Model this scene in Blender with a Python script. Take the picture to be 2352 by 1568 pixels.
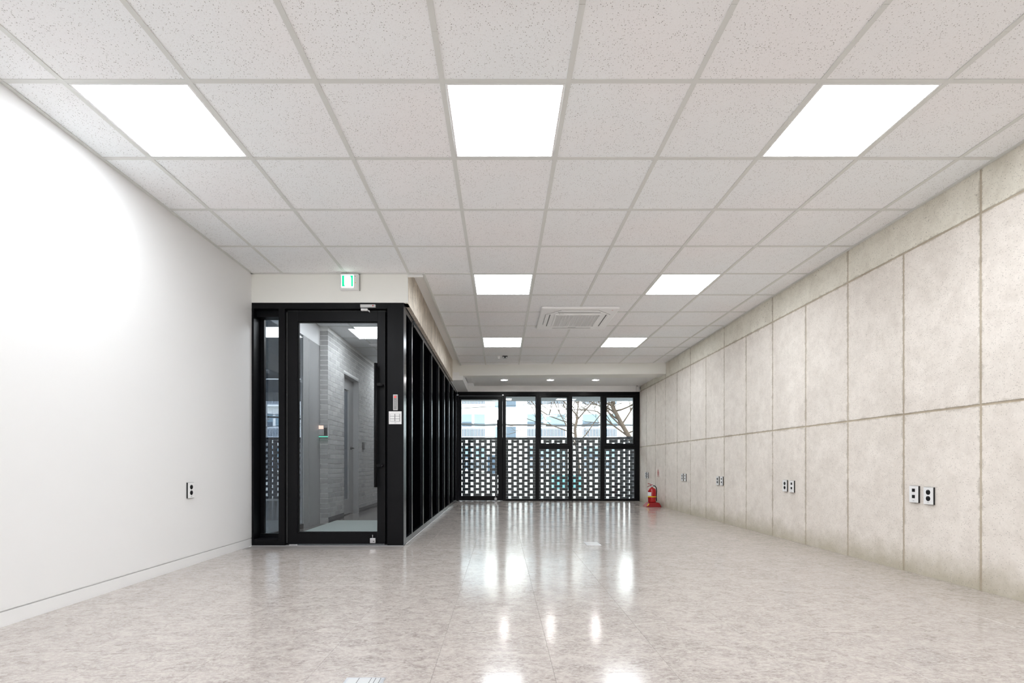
import bpy, bmesh, math, random
from mathutils import Vector, Matrix
random.seed(7)
for o in list(bpy.data.objects): bpy.data.objects.remove(o)
SC = bpy.context.scene
COL = SC.collection

# ------------------------------------------------------------------ camera, sky, exposure
H = 0.777                      # camera height above the floor
CZ = H + 1.814                 # ceiling height
cam = bpy.data.cameras.new('camera'); camo = bpy.data.objects.new('camera', cam); COL.objects.link(camo)
camo.location = (0, 0, H); camo.rotation_euler = (math.pi/2, 0, 0)
cam.sensor_width = 36; cam.lens = 36*1151/2352
cam.shift_x = (1176-1151)/2352; cam.shift_y = (1066-784)/2352
cam.clip_start = 0.05; cam.clip_end = 300
SC.camera = camo
w = bpy.data.worlds.new('world'); SC.world = w; w.use_nodes = True
wb = w.node_tree.nodes['Background']; wb.inputs[0].default_value = (0.93, 0.97, 1.0, 1); wb.inputs[1].default_value = 2.8
SC.view_settings.view_transform = 'Standard'; SC.view_settings.look = 'None'
SC.view_settings.gamma = 1; SC.view_settings.use_curve_mapping = False
SC.view_settings.exposure = 1.45
PANEL_EMIT = 7.0; DOWN_EMIT = 45.0
cy = SC.cycles
cy.max_bounces = 9; cy.diffuse_bounces = 7; cy.glossy_bounces = 4; cy.transmission_bounces = 4; cy.transparent_max_bounces = 10
cy.use_light_tree = False
cy.use_adaptive_sampling = True; cy.adaptive_threshold = 0.07; cy.caustics_reflective = False; cy.caustics_refractive = False; cy.sample_clamp_indirect = 6.0

# ------------------------------------------------------------------ materials
def lin(r, g, b):
    f = lambda c: ((c/255+0.055)/1.055)**2.4 if c > 10 else c/255/12.92
    return (f(r), f(g), f(b), 1)
def mat(name, color, rough=0.5, metal=0.0, spec=0.5, emit=None, strength=0.0, coat=0.0, coat_rough=0.05):
    m = bpy.data.materials.new(name); m.use_nodes = True
    b = m.node_tree.nodes['Principled BSDF']
    b.inputs['Base Color'].default_value = color if len(color) == 4 else (*color, 1)
    b.inputs['Roughness'].default_value = rough; b.inputs['Metallic'].default_value = metal
    b.inputs['Specular IOR Level'].default_value = spec
    b.inputs['Coat Weight'].default_value = coat; b.inputs['Coat Roughness'].default_value = coat_rough
    if emit:
        b.inputs['Emission Color'].default_value = emit; b.inputs['Emission Strength'].default_value = strength
    return m
class NT:
    """small helper to write node trees"""
    def __init__(s, m): s.t = m.node_tree; s.b = s.t.nodes['Principled BSDF']; s.out = s.t.nodes['Material Output']
    def n(s, kind, **kw):
        x = s.t.nodes.new(kind)
        for k, v in kw.items(): setattr(x, k, v)
        return x
    def l(s, a, b): s.t.links.new(a, b)
    def val(s, sock, v):
        if isinstance(v, (int, float, tuple)): sock.default_value = v
        else: s.l(v, sock)
    def math(s, op, a, b=0.0, c=None, clamp=False):
        x = s.n('ShaderNodeMath', operation=op, use_clamp=clamp); s.val(x.inputs[0], a); s.val(x.inputs[1], b)
        if c is not None: s.val(x.inputs[2], c)
        return x.outputs[0]
    def mix(s, f, a, b, typ='MIX'):
        x = s.n('ShaderNodeMix', data_type='RGBA', blend_type=typ); s.val(x.inputs[0], f); s.val(x.inputs[6], a); s.val(x.inputs[7], b)
        return x.outputs[2]
    def ramp(s, v, lo, hi, a=0.0, b=1.0):
        x = s.n('ShaderNodeMapRange'); s.val(x.inputs[0], v)
        for i, q in enumerate((lo, hi, a, b)): x.inputs[i+1].default_value = q
        return x.outputs[0]
    def pos(s, scale=(1, 1, 1)):
        g = s.n('ShaderNodeNewGeometry'); mp = s.n('ShaderNodeMapping'); mp.inputs['Scale'].default_value = scale
        s.l(g.outputs['Position'], mp.inputs[0]); return mp.outputs[0]
    def noise(s, vec, scale, detail=4, rough=0.55, dist=0.0):
        x = s.n('ShaderNodeTexNoise'); s.l(vec, x.inputs['Vector']); x.inputs['Scale'].default_value = scale
        x.inputs['Detail'].default_value = detail; x.inputs['Roughness'].default_value = rough; x.inputs['Distortion'].default_value = dist
        return x.outputs['Fac']
    def vor(s, vec, scale):
        x = s.n('ShaderNodeTexVoronoi'); s.l(vec, x.inputs['Vector']); x.inputs['Scale'].default_value = scale
        return x.outputs['Distance'], x.outputs['Color']
    def bump(s, h, strength=0.2, dist=0.002):
        x = s.n('ShaderNodeBump'); x.inputs['Strength'].default_value = strength; x.inputs['Distance'].default_value = dist
        s.l(h, x.inputs['Height']); s.l(x.outputs[0], s.b.inputs['Normal'])
    def dots(s, vec, scale, size, keep):
        """1 inside random small pits"""
        d, c = s.vor(vec, scale)
        sep = s.n('ShaderNodeSeparateColor'); s.l(c, sep.inputs[0])
        rad = s.math('MULTIPLY', sep.outputs[1], size)
        inside = s.math('LESS_THAN', d, rad)
        k = s.math('LESS_THAN', sep.outputs[0], keep)
        return s.math('MULTIPLY', inside, k)

def concrete(name, a, b, stain, edge=True, sx=0.59, sz=1.178, pits=0.30, streak=0.0):
    m = mat(name, a, 0.75, spec=0.3); t = NT(m)
    p = t.pos()
    n1 = t.noise(p, 1.3, 6, 0.65, 0.4); n2 = t.noise(p, 9, 8, 0.7); n3 = t.noise(p, 110, 3, 0.7)
    c = t.mix(t.ramp(n1, 0.38, 0.66), a, b)
    c = t.mix(t.ramp(n2, 0.42, 0.75, 0, 0.6), c, stain)
    nb = t.noise(t.pos((1, 1, .55)), 2.6, 5, 0.7, 0.6); c = t.mix(t.ramp(nb, 0.50, 0.68, 0, 0.28), c, stain)
    c = t.mix(t.ramp(n3, 0.45, 0.8, 0, 0.35), c, stain)
    if streak:
        ns = t.noise(t.pos((4, 4, 0.35)), 6, 5, 0.7)
        c = t.mix(t.ramp(ns, 0.45, 0.7, 0, streak), c, stain)
    if edge:
        tc = t.n('ShaderNodeTexCoord'); sp = t.n('ShaderNodeSeparateXYZ'); t.l(tc.outputs['Generated'], sp.inputs[0])
        def ed(v, size):
            q = t.math('SUBTRACT', 0.5, t.math('ABSOLUTE', t.math('SUBTRACT', v, 0.5)))
            return t.math('MULTIPLY', q, size)
        e = t.math('MINIMUM', ed(sp.outputs[1], sx), ed(sp.outputs[2], sz))
        nn = t.noise(p, 14, 5, 0.75)
        wdt = t.math('MULTIPLY', t.ramp(nn, 0.44, 0.78), 0.042)
        f = t.math('SUBTRACT', 1.0, t.math('DIVIDE', e, t.math('ADD', wdt, 0.002)), clamp=True)
        c = t.mix(t.math('MULTIPLY', f, 0.55), c, lin(155, 145, 127))
        # damp greenish tide mark above the floor
        gp = t.n('ShaderNodeNewGeometry'); s2 = t.n('ShaderNodeSeparateXYZ'); t.l(gp.outputs['Position'], s2.inputs[0])
        hh = t.math('ADD', s2.outputs[2], t.math('MULTIPLY', t.noise(p, 5, 5, 0.7), -0.30))
        c = t.mix(t.ramp(hh, -0.14, 0.06, 0.7, 0.0), c, lin(176, 168, 145))
    d1 = t.dots(t.pos(), 46, 0.27, pits+.1); d2 = t.dots(t.pos((1.0, 1.0, 0.6)), 24, 0.14, 0.6); d3 = t.dots(t.pos(), 110, 0.36, 0.45)
    patch = t.ramp(t.noise(p, 2.2, 3, 0.6), 0.45, 0.62)
    pit = t.math('MAXIMUM', t.math('MULTIPLY', d1, patch), t.math('MAXIMUM', d2, t.math('MULTIPLY', d3, 0.5)))
    c = t.mix(t.math('MULTIPLY', pit, 0.62), c, lin(92, 84, 74))
    t.l(c, t.b.inputs['Base Color'])
    t.bump(t.math('SUBTRACT', t.math('MULTIPLY', n2, 0.4), pit), 0.35, 0.002)
    return m
M = {}
M['concrete'] = concrete('concrete', lin(242, 235, 227), lin(232, 225, 217), lin(206, 197, 187))
M['concrete_top'] = concrete('concrete_upper', lin(240, 236, 224), lin(230, 225, 212), lin(202, 195, 180), sx=1.18, sz=0.28, pits=0.5)
M['concrete_lintel'] = concrete('concrete_lintel', lin(246, 237, 224), lin(222, 211, 197), lin(150, 142, 130), edge=False, streak=0.6)
M['joint'] = concrete('concrete_joint', lin(205, 194, 174), lin(184, 170, 150), lin(145, 132, 115), edge=False)

def ceiling_tile_mat():
    m = mat('mineral_fibre', lin(226, 222, 219), 0.9, spec=0.2); t = NT(m)
    p = t.pos()
    n1 = t.noise(p, 1.1, 2); n2 = t.noise(p, 160, 2, 0.6)
    c = t.mix(t.ramp(n1, 0.35, 0.65), lin(248, 251, 253), lin(250, 249, 250))
    c = t.mix(t.ramp(n2, 0.5, 0.8, 0, 0.3), c, lin(215, 212, 210))
    d = t.math('MAXIMUM', t.dots(p, 105, 0.26, 0.75), t.dots(t.pos((1, 0.75, 1)), 170, 0.34, 0.55))
    clus = t.ramp(t.noise(p, 16, 2), 0.30, 0.50)
    d = t.math('MULTIPLY', d, clus)
    c = t.mix(t.math('MULTIPLY', d, 0.62), c, lin(96, 84, 76))
    t.l(c, t.b.inputs['Base Color']); t.bump(t.math('SUBTRACT', t.math('MULTIPLY', n2, 0.3), d), 0.25, 0.002)
    return m
M['tile'] = ceiling_tile_mat()
M['tbar'] = mat('white_painted_steel', lin(222, 223, 220), 0.45, spec=0.4)
M['plaster'] = mat('white_plaster', lin(236, 236, 236), 0.7, spec=0.25)
t = NT(M['plaster']); t.bump(t.noise(t.pos(), 220, 3), 0.08, 0.001)
M['plaster_warm'] = mat('cream_plaster', lin(248, 248, 243), 0.75, spec=0.25)
t = NT(M['plaster_warm']); t.bump(t.noise(t.pos(), 240, 3), 0.12, 0.001)
M['plaster_grey'] = mat('soffit_plaster', lin(250, 250, 250), 0.75, spec=0.25)
t = NT(M['plaster_grey']); t.bump(t.noise(t.pos(), 240, 3), 0.15, 0.001)
M['bead'] = mat('white_bead', lin(244, 244, 242), 0.5)

def floor_mat():
    m = mat('marbled_linoleum', lin(196, 187, 181), 0.2, spec=0.5); t = NT(m)
    oi = t.n('ShaderNodeObjectInfo')
    p = t.pos((1.0, 1.6, 1)); off = t.n('ShaderNodeVectorMath', operation='ADD'); t.l(p, off.inputs[0])
    sc = t.n('ShaderNodeVectorMath', operation='SCALE'); t.l(oi.outputs['Random'], sc.inputs[0]); sc.inputs[3].default_value = 3.0
    t.l(sc.outputs[0], off.inputs[1]); p = off.outputs[0]
    n1 = t.noise(p, 8, 8, 0.75, 1.2); n2 = t.noise(p, 46, 7, 0.8, 0.8); n3 = t.noise(t.pos((1, 1, 1)), 1.0, 3)
    c = t.mix(t.ramp(n1, 0.40, 0.62), lin(156, 147, 142), lin(187, 178, 172))
    c = t.mix(t.ramp(n2, 0.44, 0.60, 0.0, 0.75), c, lin(204, 196, 190))
    dk = t.math('MULTIPLY', t.ramp(n2, 0.44, 0.30), t.ramp(n1, 0.52, 0.36))
    c = t.mix(t.math('MULTIPLY', dk, 1.0), c, lin(116, 104, 98))
    t.l(c, t.b.inputs['Base Color'])
    t.l(t.ramp(t.noise(t.pos(), 3, 4), 0.3, 0.7, 0.11, 0.175), t.b.inputs['Roughness'])
    t.bump(t.math('ADD', t.math('MULTIPLY', n3, 3.0), t.math('MULTIPLY', n2, 0.12)), 0.05, 0.003)
    return m
M['floor'] = floor_mat()
M['floor_base'] = mat('floor_screed', lin(140, 134, 130), 0.6)
M['black'] = mat('black_powder_coat', (0.0035, 0.0035, 0.0045), 0.36, spec=0.17)
t = NT(M['black']); t.bump(t.noise(t.pos(), 500, 2), 0.10, 0.0006)
M['black_gloss'] = mat('dark_anodised_aluminium', (0.085, 0.09, 0.10), 0.20, metal=0.9)
M['black_panel'] = mat('black_back_painted_panel', (0.0010, 0.0010, 0.0014), 0.6, spec=0.0)
M['gasket'] = mat('black_rubber', (0.008, 0.008, 0.008), 0.7, spec=0.2)
M['grey_panel'] = mat('grey_laminate', lin(150, 150, 150), 0.5, spec=0.4)
M['white_plastic'] = mat('white_plastic', lin(240, 240, 240), 0.35)
M['ac_white'] = mat('cassette_white', lin(252, 252, 252), 0.45)
M['ac_slot'] = mat('cassette_groove', lin(96, 95, 94), 0.6)
M['grey_plastic'] = mat('grey_plastic', lin(160, 160, 158), 0.5)
M['dark_plastic'] = mat('dark_plastic', (0.012, 0.012, 0.013), 0.3)
M['metal'] = mat('brushed_steel', lin(205, 205, 208), 0.35, metal=0.8)
M['silver'] = mat('silver_paint', lin(205, 205, 205), 0.4, metal=0.25)
M['red'] = mat('red_enamel', (0.40, 0.003, 0.006), 0.25, coat=0.3)
M['red_plastic'] = mat('red_plastic', (0.26, 0.002, 0.005), 0.35)
M['yellow'] = mat('yellow_band', (0.85, 0.62, 0.01), 0.4)
M['red_print'] = mat('red_print', lin(196, 60, 62), 0.7)
M['grey_print'] = mat('grey_print', lin(150, 150, 152), 0.6)
M['brick'] = mat('grey_brick', lin(98, 98, 100), 0.75, spec=0.3)
t = NT(M['brick']); oi = t.n('ShaderNodeObjectInfo')
c = t.mix(oi.outputs['Random'], lin(165, 164, 163), lin(192, 191, 189)); c = t.mix(t.ramp(t.noise(t.pos(), 60, 4), 0.4, 0.7, 0, 0.4), c, lin(148, 148, 148)); t.l(c, t.b.inputs['Base Color'])
M['mortar'] = mat('pale_mortar', lin(245, 245, 242), 0.9, spec=0.2)
M['brick_dark'] = mat('charcoal_brick', lin(60, 62, 66), 0.8, spec=0.2)
t = NT(M['brick_dark']); oi = t.n('ShaderNodeObjectInfo')
c = t.mix(oi.outputs['Random'], lin(58, 60, 66), lin(78, 80, 84)); c = t.mix(t.ramp(t.noise(t.pos(), 50, 4), 0.4, 0.7, 0, 0.5), c, lin(48, 48, 52)); t.l(c, t.b.inputs['Base Color'])
M['mortar_dark'] = mat('grey_mortar', lin(150, 152, 155), 0.9, spec=0.2)
M['facade'] = mat('white_facade', lin(246, 246, 244), 0.8)
M['facade_glass'] = mat('blue_grey_window', lin(112, 138, 152), 0.15)
M['facade_glass_dark'] = mat('dark_blue_window', lin(62, 80, 96), 0.15)
M['rail'] = mat('railing_grey', lin(190, 196, 204), 0.5)
M['asphalt'] = mat('pale_paving', lin(155, 175, 172), 0.9)
t = NT(M['asphalt']); c = t.mix(t.noise(t.pos(), 2, 5), lin(100, 100, 100), lin(165, 165, 162)); t.l(c, t.b.inputs['Base Color'])
M['bark'] = mat('grey_bark', lin(112, 100, 92), 0.95, spec=0.1)
t = NT(M['bark']); c = t.mix(t.noise(t.pos((1, 1, .4)), 25, 5), lin(48, 42, 38), lin(98, 86, 76)); t.l(c, t.b.inputs['Base Color'])
M['cable'] = mat('black_cable', (0.02, 0.025, 0.03), 0.6)
M['teal'] = mat('teal_paint', lin(95, 150, 155), 0.5)
M['canopy'] = mat('dark_canopy', lin(96, 104, 112), 0.6)
M['mat'] = mat('green_grey_mat', lin(150, 160, 155), 0.95, spec=0.1)
t = NT(M['mat']); c = t.mix(t.noise(t.pos(), 120, 3), lin(120, 130, 126), lin(180, 188, 184)); t.l(c, t.b.inputs['Base Color'])
M['corridor_floor'] = mat('dark_polished_stone', lin(110, 108, 106), 0.18)
M['emit'] = mat('lit_diffuser', (1, 1, 1), 0.5, emit=(0.93, 0.98, 1.02, 1), strength=PANEL_EMIT)
M['emit_down'] = mat('lit_downlight', (1, 1, 1), 0.5, emit=(1.0, 0.98, 0.96, 1), strength=DOWN_EMIT)
M['emit_exit'] = mat('lit_exit_white', (1, 1, 1), 0.5, emit=(0.95, 1, 0.97, 1), strength=0.75)
M['emit_green'] = mat('lit_exit_green', (0, 0.6, 0.3), 0.5, emit=(0.0, 0.80, 0.36, 1), strength=0.27)
M['emit_red'] = mat('lit_red', (0.8, 0.1, 0.1), 0.5, emit=(0.9, 0.08, 0.06, 1), strength=0.25)
M['emit_cyan'] = mat('lit_cyan', (0.1, 0.8, 0.6), 0.5, emit=(0.10, 0.85, 0.55, 1), strength=0.35)
M['emit_screen'] = mat('lit_screen', (0.8, 0.6, 0.5), 0.5, emit=(1.0, 0.62, 0.50, 1), strength=0.4)

def glass(name, tint=(0.93, 0.96, 0.95), f0=0.04, gloss_rough=0.0):
    m = bpy.data.materials.new(name); m.use_nodes = True; nt = m.node_tree; nt.nodes.remove(nt.nodes['Principled BSDF'])
    out = nt.nodes['Material Output']
    g = nt.nodes.new('ShaderNodeNewGeometry'); dt = nt.nodes.new('ShaderNodeVectorMath'); dt.operation = 'DOT_PRODUCT'
    nt.links.new(g.outputs['Incoming'], dt.inputs[0]); nt.links.new(g.outputs['Normal'], dt.inputs[1])
    def mt(op, a, b):
        x = nt.nodes.new('ShaderNodeMath'); x.operation = op; x.use_clamp = op in ('SUBTRACT', 'ADD')
        for i, v in enumerate((a, b)):
            if v is None: continue
            if isinstance(v, (int, float)): x.inputs[i].default_value = v
            else: nt.links.new(v, x.inputs[i])
        return x.outputs[0]
    c = mt('ABSOLUTE', dt.outputs['Value'], None); k = mt('POWER', mt('SUBTRACT', 1.0, c), 5.0)
    f = mt('ADD', mt('MULTIPLY', k, 1-f0), f0)
    tr = nt.nodes.new('ShaderNodeBsdfTransparent'); tr.inputs[0].default_value = (*tint, 1)
    gl = nt.nodes.new('ShaderNodeBsdfGlossy'); gl.inputs['Roughness'].default_value = gloss_rough
    mx = nt.nodes.new('ShaderNodeMixShader'); nt.links.new(f, mx.inputs[0]); nt.links.new(tr.outputs[0], mx.inputs[1]); nt.links.new(gl.outputs[0], mx.inputs[2])
    nt.links.new(mx.outputs[0], out.inputs[0]); return m
M['glass'] = glass('clear_glass')
M['glass_door'] = glass('grey_tinted_glass', (0.92, 0.93, 0.94))
M['glass_dark'] = glass('dark_tinted_glass', (0.50, 0.53, 0.56))

# ------------------------------------------------------------------ geometry helpers
class MB:
    def __init__(s): s.v = []; s.f = []; s.mi = []; s.smooth = []
    def add(s, vs, fs, mi=0, smooth=False):
        o = len(s.v); s.v += [tuple(v) for v in vs]; s.f += [tuple(i+o for i in f) for f in fs]
        s.mi += [mi]*len(fs); s.smooth += [smooth]*len(fs)
    def box(s, x0, x1, y0, y1, z0, z1, mi=0, M4=None):
        vs = [(x, y, z) for z in (z0, z1) for y in (y0, y1) for x in (x0, x1)]
        if M4: vs = [M4 @ Vector(v) for v in vs]
        s.add(vs, [(0, 2, 3, 1), (4, 5, 7, 6), (0, 1, 5, 4), (2, 6, 7, 3), (0, 4, 6, 2), (1, 3, 7, 5)], mi); return s
    def chbox(s, x0, x1, y0, y1, z0, z1, c, top=True, mi=0):
        """box with chamfered edge on the top (or bottom) face"""
        zc = z1-c if top else z0+c
        a = [(x0, y0), (x1, y0), (x1, y1), (x0, y1)]; b = [(x0+c, y0+c), (x1-c, y0+c), (x1-c, y1-c), (x0+c, y1-c)]
        if top: rings = [[(*p, z0) for p in a], [(*p, zc) for p in a], [(*p, z1) for p in b]]
        else: rings = [[(*p, z0) for p in b], [(*p, zc) for p in a], [(*p, z1) for p in a]]
        s.loft(rings, mi); return s
    def loft(s, rings, mi=0, smooth=False, caps=True):
        n = len(rings[0]); vs = [v for r in rings for v in r]; fs = []
        for i in range(len(rings)-1):
            for j in range(n):
                k = (j+1) % n; fs.append((i*n+j, i*n+k, (i+1)*n+k, (i+1)*n+j))
        if caps: fs += [tuple(reversed(range(n))), tuple((len(rings)-1)*n+j for j in range(n))]
        s.add(vs, fs, mi, smooth); return s
    def prism(s, pts, axis, a, b, mi=0):
        """extrude 2D polygon pts along axis ('x': pts=(y,z); 'y': pts=(x,z); 'z': pts=(x,y))"""
        def mk(p, t): return {'x': (t, p[0], p[1]), 'y': (p[0], t, p[1]), 'z': (p[0], p[1], t)}[axis]
        s.loft([[mk(p, a) for p in pts], [mk(p, b) for p in pts]], mi); return s
    def cyl(s, c, r, h, axis='z', n=24, mi=0, r2=None, smooth=True):
        r2 = r if r2 is None else r2; rings = []
        for t, rr in ((0, r), (h, r2)):
            ring = []
            for j in range(n):
                a = 2*math.pi*j/n; u, v = rr*math.cos(a), rr*math.sin(a)
                d = {'z': (u, v, t), 'y': (u, t, v), 'x': (t, u, v)}[axis]
                ring.append((c[0]+d[0], c[1]+d[1], c[2]+d[2]))
            rings.append(ring)
        o = len(s.f); s.loft(rings, mi, smooth); s.smooth[-1] = s.smooth[-2] = False; return s
    def ring(s, prof, c=(0, 0, 0), n=32, mi=0):
        R = [[(c[0]+r*math.cos(2*math.pi*j/n), c[1]+r*math.sin(2*math.pi*j/n), c[2]+z) for j in range(n)] for r, z in prof]
        s.loft(R+[R[0]], mi, True, caps=False); return s
    def lathe(s, prof, c=(0, 0, 0), n=32, mi=0):
        rings = [[(c[0]+r*math.cos(2*math.pi*j/n), c[1]+r*math.sin(2*math.pi*j/n), c[2]+z) for j in range(n)] for r, z in prof]
        s.loft(rings, mi, True); return s
    def tube(s, pts, r, n=8, mi=0, taper=None):
        pts = [Vector(p) for p in pts]; rings = []
        for i, p in enumerate(pts):
            d = (pts[min(i+1, len(pts)-1)]-pts[max(i-1, 0)]).normalized()
            a = d.orthogonal().normalized() if i == 0 else (a-d*a.dot(d)).normalized()
            b = d.cross(a); rr = r if taper is None else r*(1-(1-taper)*i/(len(pts)-1))
            rings.append([p+rr*(math.cos(2*math.pi*j/n)*a+math.sin(2*math.pi*j/n)*b) for j in range(n)])
        s.loft(rings, mi, True); return s
    def rbox(s, w, d, r, z0, z1, c=(0, 0), mi=0, n=6, inset=0.0, zi=None):
        """rounded rectangle slab; inset gives a smaller ring at z1"""
        def ring(w, d, r, z):
            out = []
            for qx, qy, a0 in ((1, 1, 0), (-1, 1, 90), (-1, -1, 180), (1, -1, 270)):
                for k in range(n+1):
                    a = math.radians(a0+90*k/n); out.append((c[0]+qx*(w/2-r)+r*math.cos(a), c[1]+qy*(d/2-r)+r*math.sin(a), z))
            return out
        rings = [ring(w, d, r, z0)]
        if inset: rings.append(ring(w, d, r, zi if zi is not None else z1)); rings.append(ring(w-2*inset, d-2*inset, max(r-inset*.5, .002), z1))
        else: rings.append(ring(w, d, r, z1))
        s.loft(rings, mi); return s
    def mesh(s, name, mats, bevel=0.0):
        me = bpy.data.meshes.new(name); me.from_pydata(s.v, [], s.f)
        me.polygons.foreach_set('material_index', s.mi); me.polygons.foreach_set('use_smooth', s.smooth); me.update()
        bm = bmesh.new(); bm.from_mesh(me); bmesh.ops.recalc_face_normals(bm, faces=bm.faces)
        if bevel: bmesh.ops.bevel(bm, geom=list(bm.edges), offset=bevel, segments=2, affect='EDGES', profile=0.6)
        bm.to_mesh(me); bm.free()
        for m in (mats if isinstance(mats, (list, tuple)) else [mats]): me.materials.append(m)
        return me
def link(name, data, parent=None, loc=(0, 0, 0), rot=(0, 0, 0)):
    o = bpy.data.objects.new(name, data); COL.objects.link(o); o.location = loc; o.rotation_euler = rot
    if parent: o.parent = parent
    return o
def wl(o):
    v = Vector(o.location)
    while o.parent: o = o.parent; v += Vector(o.location)
    return v
def part(name, mb, mats, parent=None, bevel=0.0, label=None, kind=None, local=False):
    """mesh written in world coordinates, made local to its (unrotated) parent, its own origin at its centre"""
    xs = [v[0] for v in mb.v]; ys = [v[1] for v in mb.v]; zs = [v[2] for v in mb.v]
    c = Vector(((min(xs)+max(xs))/2, (min(ys)+max(ys))/2, (min(zs)+max(zs))/2))
    mb.v = [(v[0]-c.x, v[1]-c.y, v[2]-c.z) for v in mb.v]
    me = mb.mesh(name, mats, bevel)
    base = wl(parent) if (parent and not local) else Vector()
    o = link(name, me, parent, c-base)
    if label: o['label'] = label
    if kind: o['kind'] = kind
    return o
def empty(name, loc=(0, 0, 0), rot=(0, 0, 0)): return link(name, None, None, loc, rot)
def tag(o, label=None, cat=None, group=None, kind=None):
    if label: o['label'] = label
    if cat: o['category'] = cat
    if group: o['group'] = group
    if kind: o['kind'] = kind
    return o
def struct(o, label, cat=None): return tag(o, label, cat or 'structure', kind='structure')
def B(*a): return MB().box(*a)

XL, XR = -2.380, 2.948          # left plaster wall, right concrete wall
YP = 4.780                      # front face of the glazed door wall
YB = -3.2                       # wall behind the camera
YW = 10.66                      # far window wall
ZH = 2.318                      # head of all glazing
XP = -0.930                     # room face of the black side partition
XC = -0.891                     # room face of the concrete lintel above it

# ------------------------------------------------------------------ floor
fl = struct(empty('floor', (0, 0, 0)), 'glossy marbled grey beige tile floor of the whole room', 'floor')
part('screed', B(XL, XR, YB, YP, -0.12, -0.004).box(XP, XR, YP, YW+0.1, -0.12, -0.004), M['floor_base'], fl)
TS = 0.45; fx0 = 0.197; fy0 = 2.775-0.45*2
far_tiles = []
tile_me = {}
behind = MB()
for i in range(-6, 7):
    for j in range(-12, 21):
        x0, x1 = fx0+TS*i, fx0+TS*(i+1); y0, y1 = fy0+TS*(j-0), fy0+TS*(j+1)
        xa, xb = max(x0, XL), min(x1, XR); ya, yb = max(y0, YB), min(y1, YW)
        if y0 > YP-0.3:
            xa = max(xa, XP)
        if xb-xa < 0.02 or yb-ya < 0.02: continue
        if y1 < 1.2:
            behind.chbox(xa+.0003, xb-.0003, ya+.0003, yb-.0003, -0.004, 0.0, 0.0006); continue
        hx, hy = (xb-xa)/2-.0003, (yb-ya)/2-.0003
        key = (round(hx, 4), round(hy, 4))
        if key not in tile_me: tile_me[key] = MB().chbox(-hx, hx, -hy, hy, -0.004, 0.0, 0.0006).mesh('floor_tile', M['floor'])
        link('floor_tile', tile_me[key], fl, ((xa+xb)/2, (ya+yb)/2, 0))
part('floor_tiles', behind, M['floor'], fl, kind='stuff')
# strip in front of the doorway wall where the tile row is cut
part('threshold_strip', B(XL, XP, YP-0.003, YP+0.11, -0.004, 0.004), M['metal'], fl)

# ------------------------------------------------------------------ plaster wall left, baseboard, back wall
struct(part('wall_left', B(XL-0.15, XL, YB, YP+0.12, 0.078, CZ+0.1).box(XL-0.15, XL-0.012, YB, YP+0.12, -0.1, 0.078), M['plaster']), 'smooth white plaster wall on the left', 'wall')
struct(part('baseboard_left', B(XL-0.012, XL, YB, YP-0.002, 0.0, 0.070), M['plaster']), 'flush white baseboard with a thin shadow groove above it', 'baseboard')
struct(part('wall_back', B(XL-0.15, XR+0.15, YB-0.15, YB, -0.1, CZ+0.1), M['plaster']), 'white wall behind the viewer', 'wall')

# ------------------------------------------------------------------ concrete wall right (cast panels)
wr = struct(empty('wall_right', (XR, 3.0, 0)), 'fair-faced concrete wall on the right with formwork joints', 'wall')
part('wall_core', B(XR+0.0035, XR+0.2, YB, YW+.12, -0.1, CZ+0.35), M['joint'], wr)
J = 0.0055
ks = list(range(-11, 14)); Y0 = 3.082; PY = 0.59
pm = {}
def cpanel(ya, yb, za, zb, m, mname):
    hy, hz = (yb-ya)/2, (zb-za)/2; key = (mname, round(hy, 3), round(hz, 3))
    if key not in pm:
        mb = MB(); c = 0.003
        rings = [[(0.006, -hy, -hz), (0.006, hy, -hz), (0.006, hy, hz), (0.006, -hy, hz)],
                 [(c, -hy, -hz), (c, hy, -hz), (c, hy, hz), (c, -hy, hz)],
                 [(0, -hy+c, -hz+c), (0, hy-c, -hz+c), (0, hy-c, hz-c), (0, -hy+c, hz-c)]]
        mb.loft(rings); pm[key] = mb.mesh('concrete_panel', m)
    o = link('concrete_panel', pm[key], wr, (random.uniform(-.0006, .0008), (ya+yb)/2-3.0, (za+zb)/2)); return o
for k in ks:
    ya = Y0+PY*k+J; yb = Y0+PY*(k+1)-J
    ya = max(ya, YB+0.02)
    if k == 12: pass
    yb = min(yb, YW+0.03)
    if yb-ya < 0.05: continue
    cpanel(ya, yb, -0.01, 1.136, M['concrete'], 'a'); cpanel(ya, yb, 1.147, 2.315, M['concrete'], 'a')
for k in range(-12, 14, 2):
    ya = max(Y0+PY*k+J, YB+0.02); yb = min(Y0+PY*(k+2)-J, YW+0.03)
    if yb-ya > 0.05: cpanel(ya, yb, 2.326, CZ+0.02, M['concrete_top'], 'b')

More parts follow.
